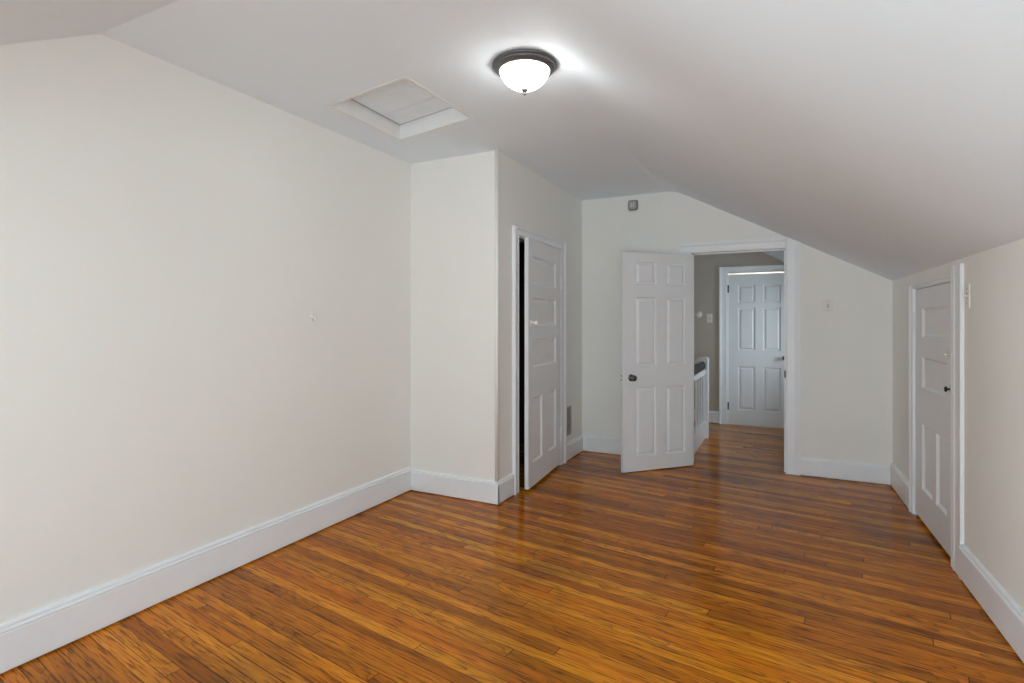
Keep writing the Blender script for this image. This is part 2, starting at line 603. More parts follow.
f = MB()
w = 0.05
for (a, b_) in (((SW0, SWZ0), (SW0 + w, SWZ1)), ((SW1 - w, SWZ0), (SW1, SWZ1)), ((SW0 + w, SWZ0), (SW1 - w, SWZ0 + w)), ((SW0 + w, SWZ1 - w), (SW1 - w, SWZ1)),
                (((SW0 + SW1) / 2 - 0.02, SWZ0 + w), ((SW0 + SW1) / 2 + 0.02, SWZ1 - w))):
    f.box((XL - 0.09, a[0], a[1]), (XL - 0.03, b_[0], b_[1]))
f.box((XL, SW0 - 0.05, SWZ0 - 0.04), (XL + 0.04, SW1 + 0.05, SWZ0))
fr = f.build('window_3', M['trim'])  # invented, unseen; lets the side fill light in
struct(fr, 'added white casement window for fill light in the left wall beside the camera', 'window')
g = MB()
g.box((XL - 0.062, SW0 + w, SWZ0 + w), (XL - 0.058, SW1 - w, SWZ1 - w))
g.build('pane', M['glass'], fr)

f = MB()
for (a, b_) in (((QW0, QWZ0), (QW0 + w, QWZ1)), ((QW1 - w, QWZ0), (QW1, QWZ1)), ((QW0 + w, QWZ0), (QW1 - w, QWZ0 + w)), ((QW0 + w, QWZ1 - w), (QW1 - w, QWZ1)),
                (((QW0 + QW1) / 2 - 0.02, QWZ0 + w), ((QW0 + QW1) / 2 + 0.02, QWZ1 - w))):
    f.box((a[0], 0.03, a[1]), (b_[0], 0.09, b_[1]))
f.box((QW0 - 0.05, -0.04, QWZ0 - 0.04), (QW1 + 0.05, 0.0, QWZ0))
fr = f.build('window_5', M['trim'], loc=RW_LOC, rotz=RW_ROT)  # invented, unseen; lets the right fill light in
struct(fr, 'added low white casement window for fill light in the knee wall beside the camera', 'window')
g = MB()
g.box((QW0 + w, 0.058, QWZ0 + w), (QW1 - w, 0.062, QWZ1 - w))
g.build('pane', M['glass'], fr)

# ------------------------------------------------------------------ hall beyond the doorway
HD0, HD1, HDZ = -0.705, 0.060, 2.045
mb = MB()
def hall_wall(xa, xb, z0, z1=None):
    if z1 is None:
        wall_poly(mb, xa, xb, z0, YH, YH + T)
    else:
        mb.box((xa, YH, z0), (xb, YH + T, z1))
hall_wall(XL, HD0 - 0.015, 0)
hall_wall(HD0 - 0.015, HD1 + 0.015, HDZ + 0.02)
hall_wall(HD1 + 0.015, 1.0, 0)
struct(mb.build('wall_hall_far', M['hall']), 'greige wall at the far end of the hall', 'wall')
HRX = 0.86
mb = MB()
mb.box((HRX, YF + T, 0), (HRX + T, 6.6, 1.78))
mb.box((HRX, 7.6, 0), (HRX + T, YH, 1.78))
mb.box((HRX, 6.6, 0), (HRX + T, 7.6, 0.85))
mb.box((HRX, 6.6, 1.65), (HRX + T, 7.6, 1.78))
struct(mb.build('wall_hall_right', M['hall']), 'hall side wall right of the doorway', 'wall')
f = MB()
for (a, b_) in (((6.6, 0.85), (6.65, 1.65)), ((7.55, 0.85), (7.6, 1.65)), ((6.65, 0.85), (7.55, 0.90)), ((6.65, 1.60), (7.55, 1.65)), ((6.65, 1.23), (7.55, 1.27))):
    f.box((HRX + 0.03, a[0], a[1]), (HRX + 0.09, b_[0], b_[1]))
fr = f.build('window_4', M['trim'])  # made up, unseen; lets the hall fill light in
struct(fr, 'small added window for fill light in the side of the hall', 'window')
g = MB()
g.box((HRX + 0.058, 6.65, 0.90), (HRX + 0.062, 7.55, 1.60))
g.build('pane', M['glass'], fr)
# bright room beyond the hall door
mb = MB()
mb.box((-1.6, YH + 1.5, 0), (1.1, YH + 1.55, 2.6))
mb.box((-1.6, YH + T, 0), (-1.55, YH + 1.5, 2.6))
mb.box((1.05, YH + T, 0), (1.1, YH + 1.5, 2.6))
mb.box((-1.6, YH + T, 2.55), (1.1, YH + 1.5, 2.6))
struct(mb.build('wall_beyond', M['wall']), 'walls of the bright room behind the hall door', 'wall')
pl = bpy.data.lights.new('room_beyond_lamp', 'POINT')
pl.energy = 16
pl.shadow_soft_size = 0.1
plo = bpy.data.objects.new('room_beyond_lamp', pl)
COL.objects.link(plo)
plo.location = (-0.3, YH + 0.8, 2.2)

# ------------------------------------------------------------------ baseboards
def base_profile(h, cap):
    """(out, z) profile: plain board with a moulded cap"""
    t = 0.020
    return [(0, 0.008), (t - 0.003, 0.008), (t, 0.012), (t, h - 0.004), (t - 0.003, h), (t + 0.004, h + 0.004), (t + 0.004, h + cap * 0.30),
            (t - 0.005, h + cap * 0.42), (t - 0.006, h + cap * 0.50), (t - 0.003, h + cap * 0.58), (t - 0.004, h + cap * 0.80), (t - 0.012, h + cap), (0, h + cap)]
def baseboard(name, a, b_, out, h, cap, label, parent_mb=None, build=True):
    """a, b_: floor points of the wall line; out: unit vector into the room"""
    m_ = parent_mb or MB()
    pr = base_profile(h, cap)
    m_.extrude(pr, lambda p: (a[0] + out[0] * p[0], a[1] + out[1] * p[0], p[1]), lambda p: (b_[0] + out[0] * p[0], b_[1] + out[1] * p[0], p[1]))
    if build:
        return struct(m_.build(name, M['trim']), label, 'baseboard')
baseboard('baseboard_left', (XL, YB), (XL, YC), (1, 0), 0.163, 0.036, 'tall white baseboard along the left wall')
m1 = MB()
baseboard('', (XL, YC), (XC + 0.020, YC), (0, -1), 0.148, 0.028, '', m1, False)
struct(m1.build('baseboard_closet_front', M['trim']), 'short white baseboard on the closet wall facing the camera', 'baseboard')
m1 = MB()
baseboard('', (XC, YC - 0.0195), (XC, CD0 - 0.10), (1, 0), 0.148, 0.028, '', m1, False)
struct(m1.build('baseboard_closet_corner', M['trim']), 'stub of white baseboard left of the narrow closet door', 'baseboard')
baseboard('baseboard_closet_side', (XC, CD1 + 0.135), (XC, YF), (1, 0), 0.148, 0.028, 'stub of white baseboard under the wall grille')
baseboard('baseboard_end_left', (XC, YF), (OX0 - 0.13, YF), (0, -1), 0.148, 0.028, 'white baseboard behind the open six panel door')
baseboard('baseboard_end_right', (OX1 + 0.122, YF), (xr(YF) + 0.0, YF), (0, -1), 0.140, 0.024, 'white baseboard right of the doorway into the hall')
def rbase(name, s0, s1, label):
    m_ = MB()
    m_.extrude(base_profile(0.165, 0.032), lambda p: (s0, -p[0], p[1]), lambda p: (s1, -p[0], p[1]))
    struct(m_.build(name, M['trim'], loc=RW_LOC, rotz=RW_ROT), label, 'baseboard')
rbase('baseboard_right_far', -0.02, RD0 - 0.045, 'stub of white baseboard between the far corner and the small door')
rbase('baseboard_right', RD1 + 0.185, 7.2, 'white baseboard along the knee wall, nearest the camera')
baseboard('baseboard_hall', (XL, YH), (HD0 - 0.115, YH), (0, -1), 0.140, 0.024, 'white baseboard on the far wall of the hall')
# wooden bead on the closet's outer corner
mb = MB()
mb.lathe([(0.0, 0.176), (0.016, 0.176), (0.016, ZC - 0.002), (0.0, ZC - 0.002)], (XC - 0.004, YC + 0.004, 0), 'z', 20)
struct(mb.build('trim_1', M['wall']), 'rounded bead on the outer corner of the closet walls', 'trim')

# ------------------------------------------------------------------ door casings (trim)
def casing_profile(w, t=0.02):
    """(along, out) with an inner bead and an outer back band"""
    return [(0, 0), (0, t * 0.65), (0.010, t * 0.9), (0.018, t * 0.72), (w * 0.62, t * 0.80), (w * 0.70, t), (w * 0.80, t * 1.25), (w * 0.88, t * 1.45), (w, t * 1.45), (w, 0)]

# closet door casing: on X = XC, projecting +X
mb = MB()
pr = casing_profile(0.098)
mb.extrude(pr, lambda p: (XC + p[1], CD0 - p[0], 0), lambda p: (XC + p[1], CD0 - p[0], CDZ + 0.07))
pr2 = casing_profile(0.125)
mb.extrude(pr2, lambda p: (XC + p[1], CD1 + p[0], 0), lambda p: (XC + p[1], CD1 + p[0], CDZ + 0.07))
mb.extrude(casing_profile(0.07), lambda p: (XC + p[1], CD0 - 0.05, CDZ + p[0]), lambda p: (XC + p[1], CD1 + 0.06, CDZ + p[0]))
# jamb lining
mb.box((XC - 0.10, CD0 - 0.001, 0), (XC, CD0 + 0.012, CDZ))
mb.box((XC - 0.10, CD1 - 0.008, 0), (XC, CD1 + 0.001, CDZ))
mb.box((XC - 0.10, CD0, CDZ - 0.010), (XC, CD1, CDZ + 0.001))
struct(mb.build('trim_2', M['trim'], merge=False), 'white casing around the narrow closet door', 'door casing')

# doorway casing on the end wall, chopped by the slope
mb = MB()
WC = 0.122
def zs(x):
    return zc(x) - 0.003
prc = casing_profile(WC)
n = len(prc)
vs = [(OX1 + p[0], YF - p[1], 0) for p in prc] + [(OX1 + p[0], YF - p[1], min(2.18, zs(OX1 + p[0]))) for p in prc]
fs = [tuple(range(n - 1, -1, -1)), tuple(range(n, 2 * n))] + [(i, (i + 1) % n, n + (i + 1) % n, n + i) for i in range(n)]
mb.add(vs, fs)
mb.extrude(prc, lambda p: (OX0 - p[0], YF - p[1], 0), lambda p: (OX0 - p[0], YF - p[1], OZ + 0.005))
# head casing with cap moulding
head = [(0.0, OZ), (0.014, OZ), (0.018, OZ + 0.012), (0.016, OZ + 0.02), (0.018, OZ + 0.060), (0.022, OZ + 0.066), (0.028, OZ + 0.074), (0.028, OZ + 0.104), (0, OZ + 0.104)]
xh1 = XF + (ZC - (OZ + 0.104) - 0.004) / SLOPE
xh0 = -0.938
mb.extrude(head, lambda p: (xh0, YF - p[0], p[1]), lambda p: (min(OX1 + 0.0, XF + (ZC - p[1] - 0.004) / SLOPE), YF - p[0], p[1]))
# jamb lining through the wall
mb.box((OX0 - 0.02, YF - 0.005, 0), (OX0, YF + T + 0.005, OZ))
mb.box((OX1, YF - 0.005, 0), (OX1 + 0.02, YF + T + 0.005, OZ))
mb.box((OX0 - 0.02, YF - 0.005, OZ), (OX1 + 0.02, YF + T + 0.005, OZ + 0.02))
# door stops
mb.box((OX0, YF + 0.045, 0), (OX0 + 0.012, YF + 0.08, OZ))
mb.box((OX1 - 0.012, YF + 0.045, 0), (OX1, YF + 0.08, OZ))
mb.box((OX0, YF + 0.045, OZ - 0.012), (OX1, YF + 0.08, OZ))
dw = mb.build('trim_3', M['trim'], merge=False)
struct(dw, 'white casing around the open doorway to the hall, cut off by the slope', 'door casing')
mb = MB()
mb.box((OX1 - 0.0025, YF + 0.006, 0.875), (OX1 + 0.001, YF + 0.036, 0.955))
mb.box((OX1 - 0.010, YF - 0.024, 0.885), (OX1 + 0.001, YF + 0.010, 0.945))
sp = mb.build('strike_plate', M['iron'], dw, merge=False)
sp['label'] = 'dark strike plate'

# small knee wall door casing (local frame)
mb = MB()
pL = casing_profile(0.062)
mb.extrude(pL, lambda p: (RD0 - p[0] * 0.9, -p[1] * 0.8, 0), lambda p: (RD0 - p[0] * 0.9, -p[1] * 0.8, RDZ + 0.02))
wR = 0.185
pR = [(0, 0), (0, 0.010), (0.010, 0.016), (0.025, 0.012), (0.045, 0.012), (0.053, 0.018), (0.066, 0.018), (0.075, 0.013), (0.13, 0.013), (0.14, 0.015), (0.16, 0.018), (wR, 0.018), (wR, 0)]
mb.extrude(pR, lambda p: (RD1 + p[0], -p[1], 0), lambda p: (RD1 + p[0], -p[1], RDZ + 0.075))
mb.extrude([(0, 0), (0, 0.010), (0.012, 0.014), (0.020, 0.006), (0.020, 0)], lambda p: (RD0, -p[1], RDZ + p[0]), lambda p: (RD1, -p[1], RDZ + p[0]))
mb.box((RD0 - 0.001, 0, 0), (RD0 + 0.008, T, RDZ))
mb.box((RD1 - 0.008, 0, 0), (RD1 + 0.001, T, RDZ))
mb.box((RD0, 0, RDZ - 0.008), (RD1, T, RDZ + 0.001))
struct(mb.build('trim_4', M['trim'], loc=RW_LOC, rotz=RW_ROT, merge=False), 'white casing around the small knee wall door', 'door casing')

# hall door casing
mb = MB()
pH = casing_profile(0.100)
mb.extrude(pH, lambda p: (HD0 - 0.012 - p[0], YH - p[1], 0), lambda p: (HD0 - 0.012 - p[0], YH - p[1], HDZ + 0.10))
mb.extrude([(min(p[0], 0.07), p[1]) for p in pH], lambda p: (HD1 + 0.012 + p[0], YH - p[1], 0), lambda p: (HD1 + 0.012 + p[0], YH - p[1], HDZ + 0.02))
mb.extrude(casing_profile(0.075), lambda p: (HD0 - 0.05, YH - p[1], HDZ + 0.022 + p[0]), lambda p: (HD1 + 0.012, YH - p[1], HDZ + 0.022 + p[0]))
mb.box((HD0 - 0.015, YH - 0.004, 0), (HD0 + 0.002, YH + T, HDZ + 0.02))
mb.box((HD1 - 0.002, YH - 0.004, 0), (HD1 + 0.015, YH + T, HDZ + 0.02))
struct(mb.build('trim_5', M['trim'], merge=False), 'white casing around the closed door at the end of the hall', 'door casing')
# threshold strip under the hall door
mb = MB()
mb.box((HD0 - 0.004, YH + 0.0, 0.0), (HD1 + 0.004, YH + 0.10, 0.012))
struct(mb.build('trim_6', M['almond'], bevel=0.003), 'pale threshold strip under the hall door', 'threshold')

# ------------------------------------------------------------------ doors
def leaf_mesh(w, z0, z1, t, holes):
    """stiles and rails as one mesh with openings for the panels; x 0..w, y -t/2..t/2"""
    xs_ = sorted(set([0, w] + [h[0] for h in holes] + [h[1] for h in holes]))
    zs_ = sorted(set([z0, z1] + [h[2] for h in holes] + [h[3] for h in holes]))
    def solid(i, j):
        if i < 0 or j < 0 or i >= len(xs_) - 1 or j >= len(zs_) - 1:
            return False
        cx = (xs_[i] + xs_[i + 1]) / 2
        cz = (zs_[j] + zs_[j + 1]) / 2
        return not any(h[0] < cx < h[1] and h[2] < cz < h[3] for h in holes)
    m_ = MB()
    y0, y1 = -t / 2, t / 2
    for i in range(len(xs_) - 1):
        for j in range(len(zs_) - 1):
            if not solid(i, j):
                continue
            a, b_, c, d = xs_[i], xs_[i + 1], zs_[j], zs_[j + 1]
            m_.add([(a, y0, c), (b_, y0, c), (b_, y0, d), (a, y0, d)], [(0, 1, 2, 3)])
            m_.add([(a, y1, c), (b_, y1, c), (b_, y1, d), (a, y1, d)], [(3, 2, 1, 0)])
            if not solid(i - 1, j):
                m_.add([(a, y0, c), (a, y0, d), (a, y1, d), (a, y1, c)], [(0, 1, 2, 3)])
            if not solid(i + 1, j):
                m_.add([(b_, y0, c), (b_, y0, d), (b_, y1, d), (b_, y1, c)], [(0, 1, 2, 3)])
            if not solid(i, j - 1):
                m_.add([(a, y0, c), (b_, y0, c), (b_, y1, c), (a, y1, c)], [(0, 1, 2, 3)])
            if not solid(i, j + 1):
                m_.add([(a, y0, d), (b_, y0, d), (b_, y1, d), (a, y1, d)], [(0, 1, 2, 3)])
    return m_

def panel_mesh(h, t, rings):
    """a panel that fills hole h; rings: (inset from the edge, depth below the door face), last ring closes as the field"""
    m_ = MB()
    x0, x1, z0, z1 = h
    for sgn in (-1, 1):
        loops = []
        for ins, dep in rings:
            y = sgn * (t / 2 - dep)
            loops.append([(x0 + ins, y, z0 + ins), (x1 - ins, y, z0 + ins), (x1 - ins, y, z1 - ins), (x0 + ins, y, z1 - ins)])
        for a, b_ in zip(loops[:-1], loops[1:]):
            for k in range(4):
                j = (k + 1) % 4
                m_.add([a[k], a[j], b_[j], b_[k]], [(0, 1, 2, 3)])
        m_.add(loops[-1], [(0, 1, 2, 3)])
    a0 = [(x0, -t / 2 + rings[0][1], z0), (x1, -t / 2 + rings[0][1], z0), (x1, -t / 2 + rings[0][1], z1), (x0, -t / 2 + rings[0][1], z1)]
    a1 = [(p[0], -p[1], p[2]) for p in a0]
    for k in range(4):
        j = (k + 1) % 4
        m_.add([a0[k], a0[j], a1[j], a1[k]], [(0, 1, 2, 3)])
    return m_

RAISED = [(0.0, 0.0005), (0.003, 0.007), (0.007, 0.0150), (0.013, 0.0155), (0.019, 0.0145), (0.036, 0.003), (0.040, 0.0025)]
SUNK = [(0.0, 0.0005), (0.004, 0.005), (0.014, 0.0135), (0.018, 0.0145), (0.040, 0.0115), (0.050, 0.0115)]

def knob_profile(scale=1.0):
    return [(0.0, 0.0), (0.030, 0.0), (0.033, 0.003), (0.031, 0.008), (0.022, 0.012), (0.012, 0.016), (0.011, 0.030), (0.016, 0.036),
            (0.025, 0.041), (0.0285, 0.050), (0.027, 0.059), (0.020, 0.065), (0.010, 0.068), (0.0, 0.0685)]

def add_knob(parent, x, z, t, sides, mat, scale=1.0, label=None):
    m_ = MB()
    for s in sides:
        m_.lathe([(r * scale, s * (t / 2 + hh * scale)) for r, hh in knob_profile()], (x, 0, z), 'y', 28)
    o = m_.build('knob', mat, parent)
    if label:
        o['label'] = label
    return o

def add_hinge(parent, z, y, mat, x=-0.004, h=0.10, side=1, leafw=0.03, label=None):
    m_ = MB()
    m_.lathe([(0.0, -h / 2 - 0.006), (0.004, -h / 2 - 0.005), (0.0075, -h / 2), (0.0075, h / 2), (0.004, h / 2 + 0.005), (0.0, h / 2 + 0.006)], (x, y + side * 0.005, z), 'z', 14)
    ya, yb = sorted((y - side * 0.001, y + side * 0.002))
    m_.box((x, ya, z - h / 2), (x + leafw, yb, z + h / 2))
    o = m_.build('hinge', mat, parent)
    if label:
        o['label'] = label
    return o

def six_panels(w, x_off, rows):
    cols = ((x_off[0], x_off[1]), (x_off[2], x_off[3]))
    return [(a, b_, c, d) for (c, d) in rows for (a, b_) in cols]

# door 1: six panel door standing open at 45 degrees
T6 = 0.035
A = Vector((-0.800, 5.513)); B = Vector((-1.346, 4.933))
d = (B - A).normalized()
nrm = Vector((-d.y, d.x))
rz = math.atan2(d.y, d.x)
base = A - nrm * T6 / 2
rows6 = ((0.145, 0.788), (0.984, 1.626), (1.742, 1.958))
holes = six_panels(0.785, (0.096, 0.313, 0.426, 0.650), rows6)
d1 = leaf_mesh(0.787, 0.010, 2.043, T6, holes).build('door_1', M['door'], loc=(base.x, base.y, 0), rotz=rz)
struct(d1, 'white six panel door standing open into the room beside the hall doorway', 'door')
for h in holes:
    panel_mesh(h, T6, RAISED).build('panel', M['door'], d1)
add_knob(d1, 0.700, 0.880, T6, (-1, 1), M['nickel'], 1.0, 'dark nickel knob')
mb = MB()
mb.box((0.7865, -0.011, 0.845), (0.7885, 0.011, 0.915))
lp = mb.build('latch_plate', M['door'], d1)
for zz in (0.899, 0.862):
    mb = MB()
    mb.lathe([(0.0, 0.0005), (0.0075, 0.0005), (0.0075, 0.003), (0.0, 0.0035)], (0.7872, 0.0, zz), 'x', 14)
    q = mb.build('latch_screw', M['iron'], d1)
for zz in (0.25, 1.05, 1.82):
    add_hinge(d1, zz, -T6 / 2, M['nickel'], -0.006, 0.09, -1)

# door 2: narrow five panel closet door, ajar
T5 = 0.034
A = Vector((-1.958, 4.952)); B = Vector((-1.882, 4.052))
d = (B - A).normalized()
nrm = Vector((-d.y, d.x))
rz = math.atan2(d.y, d.x)
base = A - nrm * T5 / 2
holes5 = [(0.150, 0.792, 1.717, 1.950), (0.150, 0.792, 1.365, 1.600), (0.150, 0.792, 1.015, 1.250), (0.150, 0.372, 0.220, 0.762), (0.553, 0.800, 0.220, 0.762)]
d2 = leaf_mesh(0.905, 0.025, 2.088, T5, holes5).build('door_2', M['door'], loc=(base.x, base.y, 0), rotz=rz)
struct(d2, 'narrow white five panel closet door standing slightly ajar', 'door')
for h in holes5:
    panel_mesh(h, T5, SUNK).build('panel', M['door'], d2)
add_knob(d2, 0.835, 1.388, T5, (1,), M['porcelain'], 0.85, 'white porcelain knob')
for zz in (0.31, 1.775):
    add_hinge(d2, zz, T5 / 2, M['door'], -0.006, 0.12, 1, 0.028)

# door 3: small knee wall door, closed (parented transforms in the wall's frame)
TR = 0.032
ang = RW_ROT
def rw(s, y):
    return (RX0 + math.cos(ang) * s - math.sin(ang) * y, RY0 + math.sin(ang) * s + math.cos(ang) * y, 0)
hx = RD0 + 0.010
wR_ = RD1 - 0.010 - hx
holesr = [(0.190, 0.775, 1.290, 1.490), (0.190, 0.775, 0.940, 1.155), (0.190, 0.455, 0.240, 0.690), (0.545, 0.775, 0.240, 0.690)]
d3 = leaf_mesh(wR_, 0.022, RDZ - 0.012, TR, holesr).build('door_3', M['door'], loc=rw(hx, 0.004 + TR / 2), rotz=ang)
struct(d3, 'low white panel door closed in the knee wall on the right', 'door')
for h in holesr:
    panel_mesh(h, TR, SUNK).build('panel', M['door'], d3)
kx = 5.59 - 3.985 - hx
mb = MB()
mb.lathe([(r * 0.8, -(TR / 2 + hh * 0.35)) for r, hh in ((0, 0), (0.030, 0), (0.030, 0.006), (0.024, 0.016), (0.013, 0.02), (0.0, 0.021))], (kx, 0, 1.005), 'y', 24)
mb.build('knob_rosette', M['porcelain'], d3)['label'] = 'white knob rosette'
mb = MB()
mb.lathe([(r * 0.62, -(TR / 2 + 0.004 + hh * 0.45)) for r, hh in ((0.010, 0.0), (0.010, 0.03), (0.018, 0.036), (0.026, 0.043), (0.028, 0.052), (0.022, 0.062), (0.0, 0.066))], (kx, 0, 1.005), 'y', 24)
mb.build('knob', M['iron'], d3)['label'] = 'small dark knob'
mb = MB()
mb.box((kx - 0.055, -TR / 2 - 0.004, 1.195), (kx + 0.03, -TR / 2 + 0.001, 1.225))
mb.tube([(kx - 0.045, -TR / 2 - 0.010, 1.21), (kx + 0.045, -TR / 2 - 0.010, 1.21)], 0.006)
mb.tube([(kx - 0.02, -TR / 2 - 0.010, 1.21), (kx - 0.02, -TR / 2 - 0.030, 1.205)], 0.005)
mb.build('bolt', M['porcelain'], d3, merge=False)['label'] = 'white painted slide bolt'
for zz in (0.275, 1.40):
    add_hinge(d3, zz, -TR / 2, M['door'], -0.012, 0.12, -1, 0.03)

# door 4: closed six panel door at the end of the hall
holes = [(x0, x1, z0, z1) for (z0, z1) in ((0.204, 0.790), (1.012, 1.585), (1.655, 1.890)) for (x0, x1) in ((0.125, 0.335), (0.432, 0.642))]
d4 = leaf_mesh(HD1 - HD0 - 0.006, 0.016, 2.036, T6, holes).build('door_4', M['door'], loc=(HD0 + 0.003, YH + 0.006 + T6 / 2, 0))
struct(d4, 'white six panel door closed at the far end of the hall', 'door')
for h in holes:
    panel_mesh(h, T6, RAISED).build('panel', M['door'], d4)
add_knob(d4, 0.690, 0.920, T6, (-1,), M['nickel'], 1.0, 'dark nickel knob')
for zz in (0.25, 1.845):
    add_hinge(d4, zz, -T6 / 2, M['iron'], -0.006, 0.10, -1, 0.012, 'dark hinge')

# ------------------------------------------------------------------ ceiling lamp
LX, LY = -1.19, 2.515
lamp = bpy.data.objects.new('ceiling_light', None)
COL.objects.link(lamp)
lamp.location = (LX, LY, ZC)
tag(lamp, 'lit flush ceiling light with stepped dark bronze rim and frosted dome', 'ceiling light')
mb = MB()
mb.lathe([(0.0, -0.001), (0.160, -0.001), (0.165, -0.004), (0.166, -0.010), (0.162, -0.014), (0.156, -0.016), (0.154, -0.019), (0.156, -0.023), (0.153, -0.027), (0.146, -0.031),
          (0.139, -0.037), (0.133, -0.040), (0.128, -0.040), (0.125, -0.036), (0.124, -0.016), (0.0, -0.014)], seg=72)
mb.build('rim', M['bronze'], lamp)['label'] = 'stepped dark bronze rim'
mb = MB()
prof = [(0.1255, -0.028)]
for k in range(0, 15):
    a = k / 14.0 * PI / 2
    prof.append((0.1265 * (1 - (k / 14.0) ** 1.75), -0.033 - 0.095 * math.sin(a) ** 1.12))
prof[-1] = (0.0, -0.128)
mb.lathe(prof, seg=72)
mb.build('glass_dome', M['dome'], lamp)['label'] = 'glowing frosted white glass dome'
mb = MB()
mb.lathe([(0.0, -0.124), (0.016, -0.126), (0.018, -0.131), (0.013, -0.138), (0.006, -0.142), (0.005, -0.147), (0.0075, -0.150), (0.005, -0.156), (0.0, -0.158)], seg=24)
mb.build('finial', M['bronze'], lamp)

# ------------------------------------------------------------------ attic hatch board
hatch = bpy.data.objects.new('attic_hatch', None)
COL.objects.link(hatch)
hatch.location = (-2.15, 2.75, HZ)
tag(hatch, 'square white boarded attic hatch recessed in the ceiling left of the lamp', 'attic hatch')
def hq(u, v):
    p = [HQ[0][k] * (1 - u) * (1 - v) + HQ[1][k] * u * (1 - v) + HQ[2][k] * u * v + HQ[3][k] * (1 - u) * v for k in (0, 1)]
    return (p[0] + 2.15, p[1] - 2.75)
mb = MB()
OQ = [(p[0] + 0.022 * sx, p[1] + 0.022 * sy) for p, sx, sy in zip(HQ, (-1, 1, 1, -1), (-1, -1, 1, 1))]
for i in range(4):
    j = (i + 1) % 4
    ring = [HQ[i], HQ[j], OQ[j], OQ[i]]
    mb.extrude(ring, lambda p: (p[0] + 2.15, p[1] - 2.75, ZC - HZ - 0.002), lambda p: (p[0] + 2.15, p[1] - 2.75, -0.001))
mb.build('frame', M['hatch_frame'], hatch)
cuts = [0.016, 0.40, 0.70, 0.984]
for a, b_ in zip(cuts[:-1], cuts[1:]):
    mb = MB()
    mb.extrude([hq(0.018, a + 0.003), hq(0.982, a + 0.003), hq(0.982, b_ - 0.003), hq(0.018, b_ - 0.003)], lambda p: (p[0], p[1], -0.006), lambda p: (p[0], p[1], 0.016))
    mb.build('board', M['hatch'], hatch, bevel=0.0012)

# ------------------------------------------------------------------ small fittings
# grey sensor box high on the end wall
mb = MB()
R8 = 0.056
poly = []
for sx, sz in ((1, 1), (-1, 1), (-1, -1), (1, -1)):
    for k in range(4):
        a0 = {(1, 1): 0, (-1, 1): 90, (-1, -1): 180, (1, -1): 270}[(sx, sz)]
        a = math.radians(a0 + 30 * k)
        poly.append((sx * 0.030 + 0.022 * math.cos(a), sz * 0.032 + 0.022 * math.sin(a)))
mb.extrude(poly, lambda p: (p[0], 0, p[1]), lambda p: (p[0] * 0.92, -0.028, p[1] * 0.92))
sen = mb.build('wall_sensor', M['sensor_dark'], loc=(-1.417, YF, 2.605), bevel=0.003)
tag(sen, 'small grey rounded sensor box high on the end wall under the ceiling', 'sensor')
mb = MB()
mb.extrude([(p[0] * 0.80, p[1] * 0.80) for p in poly], lambda p: (p[0], -0.027, p[1]), lambda p: (p[0] * 0.9, -0.036, p[1] * 0.9))
cv = mb.build('cover', M['sensor'], sen, bevel=0.002)
for xx in (-0.012, 0.010):
    mb = MB()
    mb.box((xx - 0.003, -0.0385, -0.024), (xx + 0.003, -0.035, 0.020))
    mb.build('rib', M['white'], cv)

def switch_plate(name, loc, rz_, label, w=0.075, h=0.115, mat='almond', toggle='white', kind='toggle'):
    m_ = MB()
    m_.box((-w / 2, -0.006, -h / 2), (w / 2, 0.0, h / 2))
    r_ = m_.build(name, M[mat], loc=loc, rotz=rz_, bevel=0.003)
    tag(r_, label, 'light switch')
    if kind == 'push':
        for dz, mt in ((0.020, 'white'), (-0.006, 'slot')):
            m_ = MB()
            m_.lathe([(0.0, -0.010), (0.006, -0.010), (0.008, -0.008), (0.008, -0.004), (0, -0.004)], (0.0 if mt == 'white' else -0.012, 0, dz), 'y', 16)
            m_.build('button', M[mt], r_)
    else:
        m_ = MB()
        m_.box((-0.006, -0.007, -0.013), (0.006, -0.0055, 0.013))
        m_.build('toggle_slot', M['slot'], r_)
        m_ = MB()
        m_.extrude([(-0.006, -0.009), (-0.018, 0.003), (-0.018, 0.009), (-0.006, 0.009)], lambda p: (-0.0042, p[0], p[1]), lambda p: (0.0042, p[0], p[1]))
        m_.build('toggle', M[toggle], r_, bevel=0.001)
    for dz in (0.038, -0.038):
        m_ = MB()
        m_.lathe([(0.0, -0.0075), (0.003, -0.007), (0.0035, -0.0055), (0.0, -0.0055)], (0, 0, dz), 'y', 12)
        m_.build('screw', M['nickel'], r_)
    return r_

switch_plate('light_switch', (0.335, YF, 1.540), 0, 'cream switch plate with small dark toggle right of the hall doorway')
p = rw(5.59 - 3.675, 0)
switch_plate('light_switch', (p[0], p[1], 1.535), ang, 'cream switch plate on the knee wall beside the small door casing', 0.075, 0.13)
switch_plate('light_switch', (-0.945, YH, 1.445), 0, 'cream switch plate in the hall left of the closed door', 0.075, 0.12)
# round thermostat in the hall
mb = MB()
mb.lathe([(0.0, 0.0), (0.046, 0.0), (0.047, -0.006), (0.044, -0.010), (0.044, -0.030), (0.040, -0.036), (0.0, -0.037)], (0, 0, 0), 'y', 36)
th = mb.build('thermostat', M['white'], loc=(-1.090, YH, 1.497))
tag(th, 'round white thermostat on the hall wall beside the open door', 'thermostat')
mb = MB()
mb.lathe([(0.0, -0.040), (0.022, -0.040), (0.026, -0.037), (0.026, -0.034), (0.0, -0.034)], (0, 0, 0), 'y', 24)
mb.build('dial', M['white'], th)

